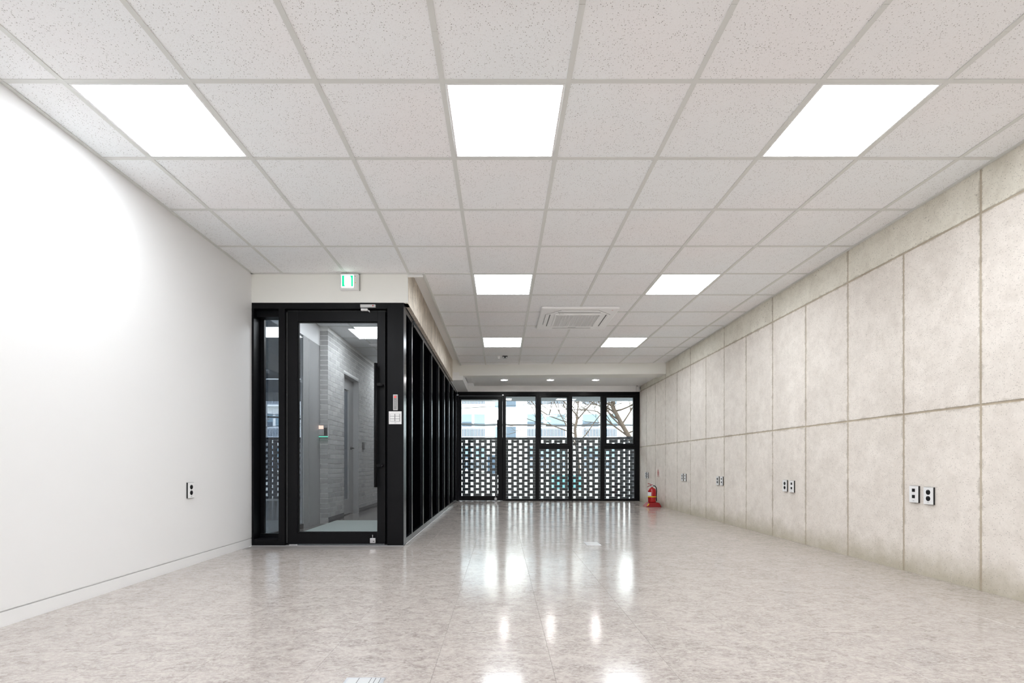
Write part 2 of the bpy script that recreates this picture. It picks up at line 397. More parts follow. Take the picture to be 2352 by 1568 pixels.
# ------------------------------------------------------------------ suspended ceiling
ce = struct(empty('ceiling', (0, 0, CZ)), 'suspended ceiling of speckled white mineral tiles in a white metal grid', 'ceiling')
GX = [-2.380, -2.080, -1.480, -0.880, -0.280, 0.320, 0.920, 1.520, 2.120, 2.720, 2.948]
GY = [2.376+0.6*k for k in range(-10, 12)]
XO = -0.748                       # ceiling edge beside the lintel pocket
beamY = lambda x: 9.175+(x-(-0.80))*(8.965-9.175)/(2.948+0.80)
panels = {(1, 0), (4, 0), (7, 0), (4, 4), (7, 4), (4, 8), (7, 8), (1, -4), (4, -4), (7, -4), (1, -8), (4, -8), (7, -8)}
cm = {}
def ctile(xa, xb, ya, yb, name='ceiling_tile'):
    hx, hy = (xb-xa)/2, (yb-ya)/2; key = (round(hx, 3), round(hy, 3))
    if key not in cm: cm[key] = B(-hx, hx, -hy, hy, 0.0, 0.012).mesh(name, M['tile'])
    link(name, cm[key], ce, ((xa+xb)/2, (ya+yb)/2, 0.0035+random.uniform(0, .0008)))
G = 0.004
for ci in range(10):
    for k in range(-10, 12):
        xa, xb = GX[ci], GX[ci+1]; ya, yb = 2.376+0.6*k, 2.376+0.6*(k+1)
        if (ci, k) in panels: continue
        if ya < YB: ya = YB
        if k >= 4:
            if xb <= XO: continue
            xa = max(xa, XO)
        if k == 11:       # sliver cut along the slanting beam
            if xb <= XO: continue
            yl, yr = beamY(xa)+.01, beamY(xb)+.01
            if min(yl, yr)-ya < 0.005: yr = max(yr, ya+.002)
            me = MB().prism([(xa+G, ya+G), (xb-G, ya+G), (xb-G, max(yr, ya+G+.001)), (xa+G, yl)], 'z', 0.0035, 0.0155).mesh('ceiling_tile', M['tile'])
            link('ceiling_tile', me, ce); continue
        if yb-ya > 0.1: ctile(xa+G, xb-G, ya+G, yb-G)
bw = 0.0125
run_me = {}
for ci in range(1, 10):
    x = GX[ci]; y0 = YB
    y1 = beamY(x)+0.01
    if x < XO: y1 = YP+0.01
    # runners come in lengths with visible butt joints
    cuts = [y0, 2.376-0.6*4+0.3, 1.976 if ci in (5, 6, 7) else 2.10, y1] if ci > 3 else [y0, 0.2, y1]
    if x < XO: cuts = [y0, 0.2, y1]
    for a, b in zip(cuts, cuts[1:]):
        if b-a < .05: continue
        part('main_runner', B(x-bw, x+bw, a+.0006, b-.0006, CZ-.0005, CZ+.0035), M['tbar'], ce)
tee = {}
for ci in range(10):
    for k in range(-9, 12):
        xa, xb = GX[ci], GX[ci+1]; y = 2.376+0.6*k
        if k >= 4:
            if xb <= XO+.01: continue
            xa = max(xa, XO)
        xa += bw if ci else 0; xb -= bw if ci < 9 else 0
        if y > beamY(xb): continue
        key = round(xb-xa, 3)
        if key not in tee: h = (xb-xa)/2; tee[key] = B(-h, h, -bw*.95, bw*.95, 0, 0.0035).mesh('cross_tee', M['tbar'])
        link('cross_tee', tee[key], ce, ((xa+xb)/2, y, 0))
# edge angles round the ceiling
for nm, a in (('edge_angle', (XL, XL+.022, YB, YP, CZ-.002, CZ+.003)), ('edge_angle', (XR-.022, XR, YB, 8.975, CZ-.002, CZ+.003)),
              ('edge_angle', (XL, XO, YP-.024, YP-.001, CZ-.002, CZ+.003)), ('edge_angle', (XO-.002, XO+.022, YP-.024, 9.17, CZ-.006, CZ+.003))):
    part(nm, B(*a), M['tbar'], ce)
part('pocket_edge', B(XO-.004, XO, YP, 9.17, CZ-.006, CZ+.10), M['tbar'], ce)
part('pocket_soffit', B(XC-.02, XO, YP, 9.25, 2.692, 2.712), M['plaster_grey'], ce)
part('pocket_end', B(XC-.02, XO, YP+.01, YP+.03, CZ-.02, 2.692), M['plaster_grey'], ce)
struct(part('sky_block_slab', B(-6.5, XR+.2, YB-.15, YW+.02, 2.95, 3.10), M['joint']), 'unseen concrete slab above the ceilings, added to keep sky light out', 'roof')  # unseen slab, added to stop sky light leaking in from above
struct(part('plenum_lining', B(XL, XR, YB, YP, CZ+.03, CZ+.04).box(XO, XR, YP, 9.1, CZ+.03, CZ+.04), M['grey_plastic']), 'backing above the ceiling tiles', 'ceiling')

# light panels
def light_panel(x, y, label, name='ceiling_light', z=None):
    z = CZ if z is None else z
    o = tag(empty(name, (x, y, z)), label, 'light', 'square recessed light panels')
    fr = MB(); a, b = 0.286, 0.276
    for q in ((-a, a, -a, -b), (-a, a, b, a), (-a, -b, -b, b), (b, a, -b, b)): fr.box(*q, 0.0, 0.02)
    link('frame', fr.mesh('frame', M['white_plastic']), o)
    link('diffuser', B(-b, b, -b, b, 0.003, 0.012).mesh('diffuser', M['emit']), o)
    return o
plab = {(1, 0): 'square light panel near the left wall, nearest row', (4, 0): 'large square light panel in the middle of the nearest row',
        (7, 0): 'square light panel near the concrete wall, nearest row', (4, 4): 'light panel left of the ceiling cassette in the second row',
        (7, 4): 'light panel right of the ceiling cassette in the second row', (4, 8): 'small far light panel before the detectors, left of the two',
        (7, 8): 'small far light panel beyond the cassette, right of the two'}
for (ci, k) in sorted(panels):
    lb = plab.get((ci, k), 'square light panel behind the viewer, column %s, %s row' % ({1: 'left', 4: 'middle', 7: 'right'}[ci], {-4: 'nearer', -8: 'farther'}.get(k, '')))
    light_panel((GX[ci]+GX[ci+1])/2, 2.376+0.6*k+0.3, lb)

# ceiling cassettes
def cassette(name, x, y, rot, label):
    S = 0.905; z = CZ
    o = tag(empty(name, (x, y, z), (0, 0, rot)), label, 'air conditioner')
    p = MB().rbox(S, S, 0.03, 0.0, -0.022, inset=0.012, zi=-0.014); link('panel', p.mesh('panel', M['ac_white']), o)
    # raised octagonal centre with a groove around it
    def octo(w, c, z): h = w/2; return [(h-c, -h, z), (h, -h+c, z), (h, h-c, z), (h-c, h, z), (-h+c, h, z), (-h, h-c, z), (-h, -h+c, z), (-h+c, -h, z)]
    g = MB(); g.loft([octo(0.775, .17, -.020), octo(0.775, .17, -.0226)]); link('groove', g.mesh('groove', M['ac_slot']), o)
    g = MB(); g.loft([octo(0.766, .168, -.020), octo(0.766, .168, -.030), octo(0.74, .160, -.033)]); link('centre_panel', g.mesh('centre_panel', M['ac_white']), o)
    # four air vanes
    vb = MB().rbox(0.50, 0.012, 0.005, -.030, -.0338, (0, 0)); vm = vb.mesh('vane_slot', M['ac_slot'])
    for q in range(4):
        a = q*math.pi/2; link('vane_slot', vm, o, (0.335*math.sin(a), -0.335*math.cos(a), 0), (0, 0, a))
    # return grille
    gr = MB().rbox(0.52, 0.52, 0.05, -.030, -.0345); gl = link('grille_back', gr.mesh('grille_back', M['ac_slot']), o)
    sl = MB()
    for i in range(14): xx = -0.255+0.51*i/13; sl.box(xx-.0026, xx+.0026, -.235 if 0 < i < 13 else -.2, .235 if 0 < i < 13 else .2, -.0400, -.0335)
    for i in range(26): yy = -0.24+0.48*i/25; sl.box(-.25, .25, yy-.0026, yy+.0026, -.0385, -.0335)
    link('grille', sl.mesh('grille', M['ac_white']), o)
    fr = MB(); 
    for q in ((-.275, .275, -.262, -.244), (-.275, .275, .244, .262), (-.275, -.256, -.25, .25), (.256, .275, -.25, .25)): fr.box(*q, -.041, -.030)
    link('grille_frame', fr.mesh('grille_frame', M['ac_white'], 0.003), o)
    link('maker_mark', B(-.232, -.218, -.292, -.280, -.0336, -.0328).box(-.212, -.175, -.289, -.283, -.0336, -.0328).mesh('mark', M['grey_print']), o)
    link('catch', B(-.05, .05, .300, .306, -.0345, -.0328).mesh('catch', M['ac_slot']), o)
    link('status_light', B(.37, .385, -.385, -.378, -.0235, -.0215).mesh('status', M['red_print']), o)
    return o
cassette('air_conditioner', 0.918, 6.215, 0, 'square white ceiling cassette with a fine grey return grille between the light panels')
cassette('air_conditioner', 0.030, 1.488, math.radians(-0.5), 'white ceiling cassette whose edge just shows at the top of the picture')

# beam, soffits and fascia at the far end
bm_ = MB().prism([(XC-.02, beamY(XC)), (XR, beamY(XR)), (XR, 9.36), (XC-.02, 9.36)], 'z', 2.397, 2.90)
struct(part('trim_1', bm_, M['plaster_warm']), 'cream plastered beam crossing the far end of the tiled ceiling', 'beam')
bl = MB().box(XP+.004, -0.70, 9.172, YW-.02, ZH+.001, 2.46)
struct(part('trim_2', bl, M['plaster_grey']), 'dropped grey soffit box above the far end of the black partition', 'soffit')
far = struct(empty('ceiling_far', (1, 10, 2.432)), 'plain plastered ceiling with three downlights by the far windows', 'ceiling')
part('soffit', B(-0.565, XR, 9.30, YW, 2.434, 2.455), M['plaster_grey'], far)
part('soffit', B(-0.70, -0.560, 9.30, YW, 2.50, 2.52).box(-0.567, -0.562, 9.36, YW, 2.432, 2.50), M['plaster_grey'], far)
struct(part('wall_far', B(-3, XR+.2, YW-.045, YW+.12, ZH, 2.95), M['plaster_grey']), 'narrow plastered strip above the far windows', 'wall')
for xx, lb in ((0.060, 'leftmost of the three round downlights by the windows'), (0.965, 'middle one of the three round downlights by the windows'), (1.853, 'rightmost of the three round downlights by the windows')):
    o = tag(empty('downlight', (xx, 9.83, 2.434)), lb, 'light', 'round downlights by the windows')
    link('ring', MB().ring([(0.062, 0), (0.085, 0), (0.085, -0.004), (0.075, -0.008), (0.062, -0.006)], n=32).mesh('ring', M['white_plastic']), o)
    link('diffuser', MB().cyl((0, 0, -0.005), 0.066, 0.004, n=32).mesh('diffuser', M['emit_down']), o)

# ------------------------------------------------------------------ door wall: bulkhead, lintel
wbk = struct(empty('wall_bulkhead', (-1.6, YP, 2.4)), 'cream plaster bulkhead above the black door frame', 'wall')
part('plaster_face', B(XL, XC-.006, YP, YP+0.14, ZH, CZ+.12), M['plaster_warm'], wbk)
part('corner_bead', B(XC-.008, XC, YP-.002, YP+0.012, ZH, CZ-.001), M['bead'], wbk)
struct(part('wall_lintel', B(XC-.16, XC, YP+.03, 9.30, ZH, 2.94).box(XC-.16, XC-.03, YP+.012, YP+.03, ZH, 2.94), M['concrete_lintel']), 'rough streaky concrete lintel above the black side partition', 'wall')
part_y0 = YP

# ------------------------------------------------------------------ black side partition
wp = struct(empty('wall_partition', (XP, 7.5, 0)), 'long black partition of tall dark panels between slim metal mullions', 'partition')
mul = [5.22+0.75*k for k in range(8)]
xi = XP-0.034
part('top_rail', B(XP-.09, XP, YP+.13, YW-.02, 2.249, ZH), M['black_gloss'], wp)
part('rail_groove', B(XP-.02, XP+.004, YP+.13, YW-.02, 2.300, 2.305), M['gasket'], wp)
part('bottom_rail', B(XP-.09, XP, YP+.13, YW-.02, 0.0, 0.058), M['black_gloss'], wp)
part('end_stile', B(XP-.09, XP, YP+.001, YP+.13, 0.0, ZH), M['black_gloss'], wp)
for i, y in enumerate(mul): part('mullion', B(XP-.09, XP, y, y+.05, .058, 2.249), M['black_gloss'], wp, bevel=.0015)
ys = [YP+.13]+[y for y in mul]+[YW-.02]
for i in range(len(ys)-1):
    a = ys[i] if i == 0 else ys[i]+.05; b = ys[i+1]
    if b-a > .03: part('dark_panel', B(XP-.06, xi, a, b, .058, 2.249), M['black_panel'], wp)
tag(part('cable_loop', MB().tube([(XP+.006, 5.27, 2.292), (XP+.012, 5.262, 2.27), (XP+.013, 5.250, 2.235), (XP+.012, 5.262, 2.215), (XP+.010, 5.278, 2.225), (XP+.010, 5.282, 2.26), (XP+.004, 5.30, 2.29), (XP+.004, 5.6, 2.296)], .004), M['cable']),
    'thin black cable loop hanging from the top rail of the black partition', 'cable')

# ------------------------------------------------------------------ front door, side light, post
FX = lambda x: (x-1151)/241.2
trim3 = struct(empty('trim_3', (FX(906), YP, 0)), 'wide matt black post at the corner beside the glass door', 'post')
part('post_face', B(FX(889), XP-.001, YP, YP+.13, 0, ZH), M['black'], trim3, bevel=.002)
hd = struct(empty('trim_4', (-1.7, YP, 2.3)), 'black head frame over the glass door and side light', 'frame')
part('head_frame', B(XL, FX(889)-.001, YP, YP+.13, 2.262, ZH), M['black'], hd, bevel=.0015)
# side light (window_5)
w5 = struct(empty('window_5', (FX(615), YP, 0)), 'narrow glazed side light left of the glass door', 'window')
part('jamb', B(XL, FX(582), YP, YP+.17, .0, 2.262), M['black'], w5)
part('jamb_bead', B(XL, FX(582)+.035, YP+.135, YP+.17, .05, 2.262), M['black'], w5)
part('bottom_rail', B(FX(582), FX(639), YP+.001, YP+.17, .0, .062), M['black'], w5, bevel=.0015)
part('bottom_bead', B(FX(582), FX(639), YP+.12, YP+.17, .062, .10), M['black'], w5)
part('top_bead', B(FX(582), FX(639), YP+.06, YP+.17, 2.20, 2.262), M['black'], w5)
part('mullion', B(FX(639), FX(653), YP, YP+.13, 0, 2.262), M['black'], w5, bevel=.0015)
part('glass', B(FX(582)+.02, FX(639)+.02, YP+.145, YP+.153, .08, 2.215), M['glass_door'], w5)
# door
LX0, LX1 = -2.054, -1.112; GX0, GX1 = -1.956, -1.186; yl = YP+.03; yk = YP+.075
d2 = struct(empty('door_2', ((LX0+LX1)/2, yl, 0)), 'black framed glass door with a long pull bar', 'door')
leaf = MB().box(LX0, GX0, yl, yk, .012, 2.249).box(GX1, LX1, yl, yk, .012, 2.249)
lf = part('leaf_frame', leaf, M['black'], d2, bevel=.002)
part('leaf_rail', B(GX0, GX1, yl+.0005, yk, 2.150, 2.249), M['black'], d2)
part('leaf_rail', B(GX0, GX1, yl+.0005, yk, .012, .122), M['black'], d2)
gb = MB()
for a in ((GX0, GX0+.008, .122, 2.15), (GX1-.006, GX1, .122, 2.15)): gb.box(a[0], a[1], yl+.012, yk-.002, a[2], a[3])
gb.box(GX0+.008, GX1-.006, yl+.012, yk-.002, 2.142, 2.15).box(GX0+.008, GX1-.006, yl+.012, yk-.002, .122, .128)
part('glazing_bead', gb, M['gasket'], d2)
part('glass', B(GX0+.002, GX1-.002, yl+.02, yl+.028, .124, 2.148), M['glass_door'], d2)
part('edge_gasket', B(LX0-.008, LX0-.004, yl+.012, yk, .02, 2.24), M['grey_plastic'], d2)
part('top_gasket', B(LX0, LX1, yl+.012, yk, 2.2495, 2.2535), M['grey_plastic'], d2)
part('frame_stop', B(FX(653), LX0+.02, YP+.080, YP+.12, .0, 2.262).box(LX1-.02, FX(889), YP+.080, YP+.12, 0, 2.262).box(LX0+.02, LX1-.02, YP+.080, YP+.12, 2.235, 2.262), M['gasket'], d2)
for s, yy in ((-1, yl-.055), (1, yk+.055)):
    hb = MB().tube([(-1.191, yy, .560), (-1.191, yy, 1.738)], .0155, 16)
    h_ = part('pull_handle', hb, M['black'], d2)
    for zz in (1.535, .765):
        br = MB().box(-1.185, -1.140, yy-.008, yy+.008, zz-.013, zz+.013)
        br.cyl((-1.142, yl-.056 if s < 0 else yk, zz), .015, .056, 'y', 16)
        part('bracket', br, M['black'], h_)
part('bottom_pivot', MB().rbox(.085, .03, .01, .004, .011, (LX0+.06, yl+.005)), M['metal'], d2)
# sensor parts over the door
o = tag(empty('door_contact_sensor', (-1.265, YP, 2.285)), 'slim grey contact sensor with a red dot above the glass door', 'sensor')
part('housing', B(FX(828), FX(863), YP-.022, YP, FX(0)*0+H+(1066-706.5)/241.2, H+(1066-699.5)/241.2), M['silver'], o, bevel=.004)
part('indicator', MB().cyl((FX(857.4), YP-.0235, H+(1066-702.6)/241.2), .006, .002, 'y', 12), M['red_print'], o, label='small red dot')
part('magnet', B(FX(828), FX(843.7), yl-.03, yl, H+(1066-714.6)/239.5, H+(1066-708.6)/239.5), M['white_plastic'], o, bevel=.004)
part('tab', MB().prism([(FX(843.8), H+(1066-713.5)/240), (FX(847.5), H+(1066-713.2)/240), (FX(847.8), H+(1066-717.5)/240)], 'y', yl-.024, yl-.008), M['white_plastic'], o)
# bottom lock
def floor_lock(x, y, z0, s, label):
    o = tag(empty('door_bolt', (x, y, z0)), label, 'lock')
    part('body', B(x-s/2, x+s/2, y-.03, y, z0, z0+s*.93), M['metal'], o, bevel=.004)
    part('bolt_pin', MB().tube([(x-.004, y-.016, z0+s*.9), (x-.004, y-.016, z0+s*1.5)], s*.085, 10), M['metal'], o)
    part('keyhole', B(x+.004, x+.016, y-.033, y-.030, z0+s*.30, z0+s*.42), M['dark_plastic'], o)
    return o
floor_lock(FX(855.3), yl, .024, .052, 'small white metal foot bolt at the bottom right of the near glass door')

# exit sign
ex = tag(empty('exit_sign', (FX(804), YP, 2.50)), 'lit green and white square exit sign on the cream bulkhead', 'exit sign')
zt, zb = H+(1066-631.5)/241.2, H+(1066-668)/241.2
part('housing', B(FX(783), FX(825.5), YP-.045, YP, zb, zt), M['white_plastic'], ex, bevel=.006)
part('back_plate', B(FX(784), FX(827), YP-.012, YP, zb+.002, zt+.006), M['grey_plastic'], ex, bevel=.002)
ax, bx, az, bz = FX(787.4), FX(814.8), H+(1066-663)/241.2, H+(1066-634.8)/241.2
part('lit_face', B(ax, bx, YP-.0475, YP-.044, az, bz), M['emit_exit'], ex)
# green field with a white doorway opening; the running figure washes out in the glow
gf = MB(); e = .005
gf.box(ax+e, ax+.026, YP-.049, YP-.047, az+.009, bz-.005); gf.box(bx-.021, bx-.005, YP-.049, YP-.047, az+.009, bz-.005)
gf.box(ax+.026, bx-.021, YP-.049, YP-.047, bz-.009, bz-.005)
gf.prism([(ax+.024, az+.009), (ax+.034, az+.009), (ax+.024, az+.030)], 'y', YP-.049, YP-.047)
gf.prism([(bx-.031, bz-.006), (bx-.020, bz-.006), (bx-.020, bz-.036)], 'y', YP-.049, YP-.047)
part('green_field', gf, M['emit_green'], ex)
part('switch_strip', B(FX(817.5), FX(823.5), YP-.047, YP-.044, zb+.014, zt-.012), M['white_plastic'], ex)
part('test_button', MB().cyl((FX(819), YP-.050, H+(1066-652.5)/241.2), .004, .004, 'y', 10), M['yellow'], ex)
part('test_button', MB().cyl((FX(818.6), YP-.050, H+(1066-637.5)/241.2), .004, .004, 'y', 10), M['grey_print'], ex)

# thermostat strip and light switch on the post
z0, z1 = H+(1066-942)/241.2, H+(1066-905.8)/241.2
o = tag(empty('access_panel', (FX(908.3), YP, z0)), 'slim upright door-release panel with a red display on the black post', 'control panel')
part('frame', B(FX(903), FX(913.5), YP-.014, YP, z0, z1), M['silver'], o, bevel=.003)
part('face', B(FX(904.8), FX(911.9), YP-.016, YP-.012, z0+.008, z1-.008), M['grey_panel'], o)
part('display', B(FX(905.8), FX(910.4), YP-.0175, YP-.015, z1-.033, z1-.014), M['emit_red'], o)
for q in range(4): part('touch_dot', B(FX(907.9), FX(908.9), YP-.0172, YP-.0155, z1-.062-q*.0155, z1-.058-q*.0155), M['white_plastic'], o)
z0, z1 = H+(1066-973.8)/241.2, H+(1066-944.3)/241.2; xa, xb = FX(892.9), FX(922.2)
o = tag(empty('light_switch', ((xa+xb)/2, YP, z0)), 'white square plate with six rocker switches on the black post', 'light switch')
part('plate', B(xa, xb, YP-.008, YP, z0, z1), M['white_plastic'], o, bevel=.002)
part('recess', B(xa+.012, xb-.013, YP-.0095, YP-.0075, z0+.026, z1-.024), M['grey_print'], o)
for cx in (0, 1):
    for r in range(3):
        part('rocker', B(xa+.0145+cx*.0480, xa+.0545+cx*.0480, YP-.012, YP-.009, z0+.0285+r*.0242, z0+.0485+r*.0242), M['white_plastic'], o, bevel=.001)
part('print_mark', B(xa+.054, xa+.070, YP-.0085, YP-.0078, z0+.011, z0+.014), M['grey_print'], o)

# ------------------------------------------------------------------ far window wall
S = 107.97
WX = lambda x: (x-1151)/S
WZ = lambda y: H+(1066-y)/S
yf, yb_ = YW, YW+.12
def frame_rect(name, parent, x0, x1, z0, z1, t, y0, y1, m=None, bev=.0015, tb=None):
    tb = tb or t; mb = MB().box(x0, x0+t, y0, y1, z0, z1).box(x1-t, x1, y0, y1, z0, z1).box(x0+t, x1-t, y0, y1, z1-tb, z1).box(x0+t, x1-t, y0, y1, z0, z0+tb)
    return part(name, mb, m or M['black'], parent, bevel=0)
z_bot, z_top = 0.0, ZH
zs = WZ(1145.2)
hd2 = struct(empty('trim_5', (1.0, YW, 0)), 'black outer frame round the far glazing', 'frame')
part('head_frame', B(XP, XR-.002, yf, yb_, WZ(908.5), z_top), M['black'], hd2)
part('sill_frame', B(WX(1161), XR-.002, yf, yb_, 0, zs), M['black'], hd2)
part('right_jamb', B(WX(1459.5), XR-.002, yf, yb_, zs, WZ(908.5)), M['black'], hd2)
part('left_jamb', B(XP-.09, WX(1053.5), yf-.02, yb_, 0, WZ(908.5)), M['black'], hd2)
# door_1
d1 = struct(empty('door_1', (WX(1107), YW, 0)), 'black framed glass door at the left end of the far windows', 'door')
x0, x1 = WX(1053.8), WX(1154.2); gx0, gx1 = WX(1059.5), WX(1144.2); zt, zb = WZ(917.5), WZ(1138.8)
part('leaf_frame', MB().box(x0, gx0, yf+.02, yf+.07, .012, WZ(909)).box(gx1, x1, yf+.02, yf+.07, .012, WZ(909)), M['black'], d1, bevel=.002)
part('leaf_rail', B(gx0, gx1, yf+.021, yf+.07, zt, WZ(909)), M['black'], d1)
part('leaf_rail', B(gx0, gx1, yf+.021, yf+.07, .012, zb), M['black'], d1)
part('glass', B(gx0, gx1, yf+.045, yf+.053, zb, zt), M['glass'], d1)
part('frame_stop', B(x1+.001, WX(1156), yf+.055, yf+.11, 0, WZ(908.5)).box(WX(1053), x0-.001, yf+.055, yf+.11, 0, WZ(908.5)), M['gasket'], d1)
hn = part('pull_handle', MB().tube([(WX(1143), yf-.03, WZ(1090.5)), (WX(1143), yf-.03, WZ(964))], .013, 12), M['black'], d1)
for yy in (985, 1070): part('bracket', MB().box(WX(1143), WX(1147), yf-.037, yf-.023, WZ(yy)-.012, WZ(yy)+.012).cyl((WX(1147), yf-.03, WZ(yy)), .013, .05, 'y', 12), M['black'], hn)
for xx in (1052, 1155): part('pivot_cap', MB().cyl((WX(xx), yf-.012, WZ(907)), .016, .012, 'y', 12), M['metal'], d1)
floor_lock(WX(1138.5), yf+.02, .018, .052, 'small white metal foot bolt on the far glass door')
# windows
def fixed(name, label, a, b, mull):
    o = struct(empty(name, (WX((a+b)/2), YW, 0)), label, 'window')
    part('mullion', B(WX(mull[0]), WX(mull[1]), yf-.004, yb_, 0.0, WZ(908.5)), M['black'], o, bevel=.002)
    part('glass', B(WX(a), WX(b), yf+.055, yf+.063, zs-.01, WZ(908)), M['glass'], o)
    bd = MB(); 
    for q in ((a, a+.8), (b-.8, b)): bd.box(WX(q[0]), WX(q[1]), yf+.03, yf+.055, zs, WZ(908.5))
    bd.box(WX(a), WX(b), yf+.03, yf+.055, WZ(909.8), WZ(908.4))
    part('glazing_bead', bd, M['gasket'], o); return o
fixed('window_1', 'fixed pane right beside the far glass door', 1161.4, 1231, (1155, 1161.4))
fixed('window_3', 'fixed pane between the two windows that open', 1314, 1381, (1307.3, 1314))
def opening(name, label, L, R, gl, gr, lo, ro, mull, px):
    o = struct(empty(name, (WX((L+R)/2), YW, 0)), label, 'window')
    part('mullion', B(WX(mull[0]), WX(mull[1]), yf-.004, yb_, 0.0, WZ(908.5)), M['black'], o, bevel=.002)
    part('transom', B(WX(L), WX(R), yf, yb_, WZ(1031), WZ(1022.8)), M['black'], o)
    sa = frame_rect('sash', o, WX(L)+.002, WX(R)-.002, WZ(1022.6), WZ(908.7), .045, yf+.004, yf+.06, tb=.038)
    part('glass', B(WX(L)+.04, WX(R)-.04, yf+.03, yf+.038, WZ(1019), WZ(912.5)), M['glass'], sa)
    hn = MB().box(WX(px)-.035, WX(px)+.035, yf-.008, yf+.004, WZ(1021.5)-.004, WZ(1021.5)+.02).box(WX(px)-.012, WX(px)+.004, yf-.02, yf+.004, WZ(1020), WZ(1016.5)).tube([(WX(px), yf-.022, WZ(1014.5)), (WX(px)+.06, yf-.03, WZ(1014.0))], .008, 8)
    part('handle', hn, M['black'], sa)
    part('lower_pane', B(WX(lo), WX(ro), yf+.055, yf+.063, zs-.01, WZ(1030.5)), M['glass'], o)
    part('glazing_bead', MB().box(WX(lo), WX(lo+.8), yf+.03, yf+.055, zs, WZ(1031)).box(WX(ro-.8), WX(ro), yf+.03, yf+.055, zs, WZ(1031)), M['gasket'], o); return o
opening('window_2', 'middle window with a top-hung sash over a fixed pane', 1237.8, 1307.3, 0, 0, 1237.8, 1307.3, (1231, 1237.8), 1272)
opening('window_4', 'rightmost window with a top-hung sash beside the concrete wall', 1388.5, 1459.5, 0, 0, 1388.5, 1459.5, (1381, 1388.5), 1424)

# motion sensor in the corner
o = tag(empty('motion_sensor', (2.86, YW-.045, 2.35)), 'small white motion sensor in the far upper corner by the concrete wall', 'sensor')
part('body', B(2.845, 2.915, 10.54, 10.585, 2.325, 2.445), M['white_plastic'], o, bevel=.01)
part('bracket', B(2.865, XR, 10.585, YW-.045, 2.36, 2.41), M['grey_plastic'], o)
part('lens', B(2.853, 2.868, 10.536, 10.542, 2.415, 2.43), M['dark_plastic'], o)
# ceiling detectors
o = tag(empty('smoke_detector', (-0.035, 8.42, CZ)), 'small white square detector on the ceiling, left of the dark-topped one', 'detector')
part('base', B(-.062, -.012, 8.39, 8.45, CZ-.012, CZ), M['white_plastic'], o, bevel=.003)
part('head', MB().prism([(-.058, CZ-.012), (-.016, CZ-.012), (-.024, CZ-.045), (-.050, CZ-.045)], 'y', 8.395, 8.44), M['white_plastic'], o)
part('led', B(-.039, -.033, 8.393, 8.396, CZ-.030, CZ-.024), M['dark_plastic'], o)
o = tag(empty('people_sensor', (0.070, 8.42, CZ)), 'small dark-topped sensor hanging right beside the white detector', 'detector')
part('base', B(.022, .108, 8.375, 8.45, CZ-.014, CZ), M['dark_plastic'], o)
part('body', B(.028, .102, 8.38, 8.44, CZ-.040, CZ-.014), M['silver'], o, bevel=.004)
part('lens', MB().cyl((.065, 8.372, CZ-.026), .014, .010, 'y', 16), M['dark_plastic'], o)

# ------------------------------------------------------------------ sockets
def sock(kind, y, z, side, label, group=None):
    """plate on the right (side=1) or left (side=-1) wall, built in its own frame: local -x is out of the wall"""
    xw = XR if side > 0 else XL
    o = tag(empty('power_socket' if kind == 'power' else 'data_socket', (xw, y, z), (0, 0, 0 if side > 0 else math.pi)), label, 'socket', group)
    def add(name, mb, m, bev=0): link(name, mb.mesh(name, m, bev), o)
    add('back_box', B(-.011, .001, -.0385, .0385, -.0595, .0595), M['dark_plastic'])
    add('plate', B(-.0145, -.010, -.0375, .0375, -.0585, .0585), M['white_plastic'], .001)
    for s in (1, -1):
        if kind == 'power':
            add('outlet', MB().cyl((-.0155, 0, s*.0215+.003), .0175, .003, 'x', 24), M['dark_plastic'])
            add('earth_clip', B(-.0162, -.0150, -.002, .002, s*.0215+.003+.011, s*.0215+.003+.015), M['metal'])
        else:
            add('jack', B(-.0155, -.0140, -.0125, .0125, s*.0225+.006-.0115, s*.0225+.006+.0115), M['dark_plastic'])
    add('print_mark', B(-.0150, -.0143, -.007, .007, -.047, -.0445), M['grey_print'])
    return o
zc = 0.567
sock('data', 3.565, H-.2125, 1, 'white two-port data socket, nearest one on the concrete wall')
sock('power', 3.443, H-.2165, 1, 'white double power socket, nearest one on the concrete wall')
sock('power', 5.186, zc-.012, 1, 'white double power socket of the second pair from the right')
sock('data', 5.064, zc-.014, 1, 'white two-port data socket of the second pair from the right')
sock('power', 6.800, zc-.012, 1, 'white double power socket of the middle pair on the concrete wall')
sock('data', 6.675, zc-.012, 1, 'white two-port data socket of the middle pair on the concrete wall')
sock('power', 8.130, zc, 1, 'small double power socket of the pair just right of the fire extinguisher')
sock('data', 8.003, zc, 1, 'small data socket of the pair just right of the fire extinguisher')
sock('data', 10.185, zc-.010, 1, 'farthest data socket, on the concrete wall beside the window')
sock('power', 10.060, zc-.012, 1, 'farthest power socket, left of the red lettering on the concrete wall')
sock('power', 3.828, H-.198, -1, 'single white power socket on the white plaster wall')

# ------------------------------------------------------------------ floor boxes
def fbox(x, y, wx, wy, label, slots):
    o = tag(empty('floor_box', (x, y, 0)), label, 'floor outlet')
    link('rim', MB().chbox(-wx/2, wx/2, -wy/2, wy/2, 0, .004, .002).mesh('rim', M['metal']), o)
    link('lid', MB().chbox(-wx/2+.012, wx/2-.012, -wy/2+.012, wy/2-.012, .004, .0052, .0008).mesh('lid', M['silver']), o)
    if slots:
        for q in slots: link('slot', B(q-.0009, q+.0009, wy/2-.055, wy/2-.008, .0048, .0056).mesh('slot', M['dark_plastic']), o)
    return o
fbox(-.49, 1.82-.075, .142, .15, 'brushed metal floor box at the bottom edge of the picture', (-.022, .022, .038, .056))
fbox(.892, 4.90, .138, .19, 'small pale metal floor box out in the middle of the floor', None)

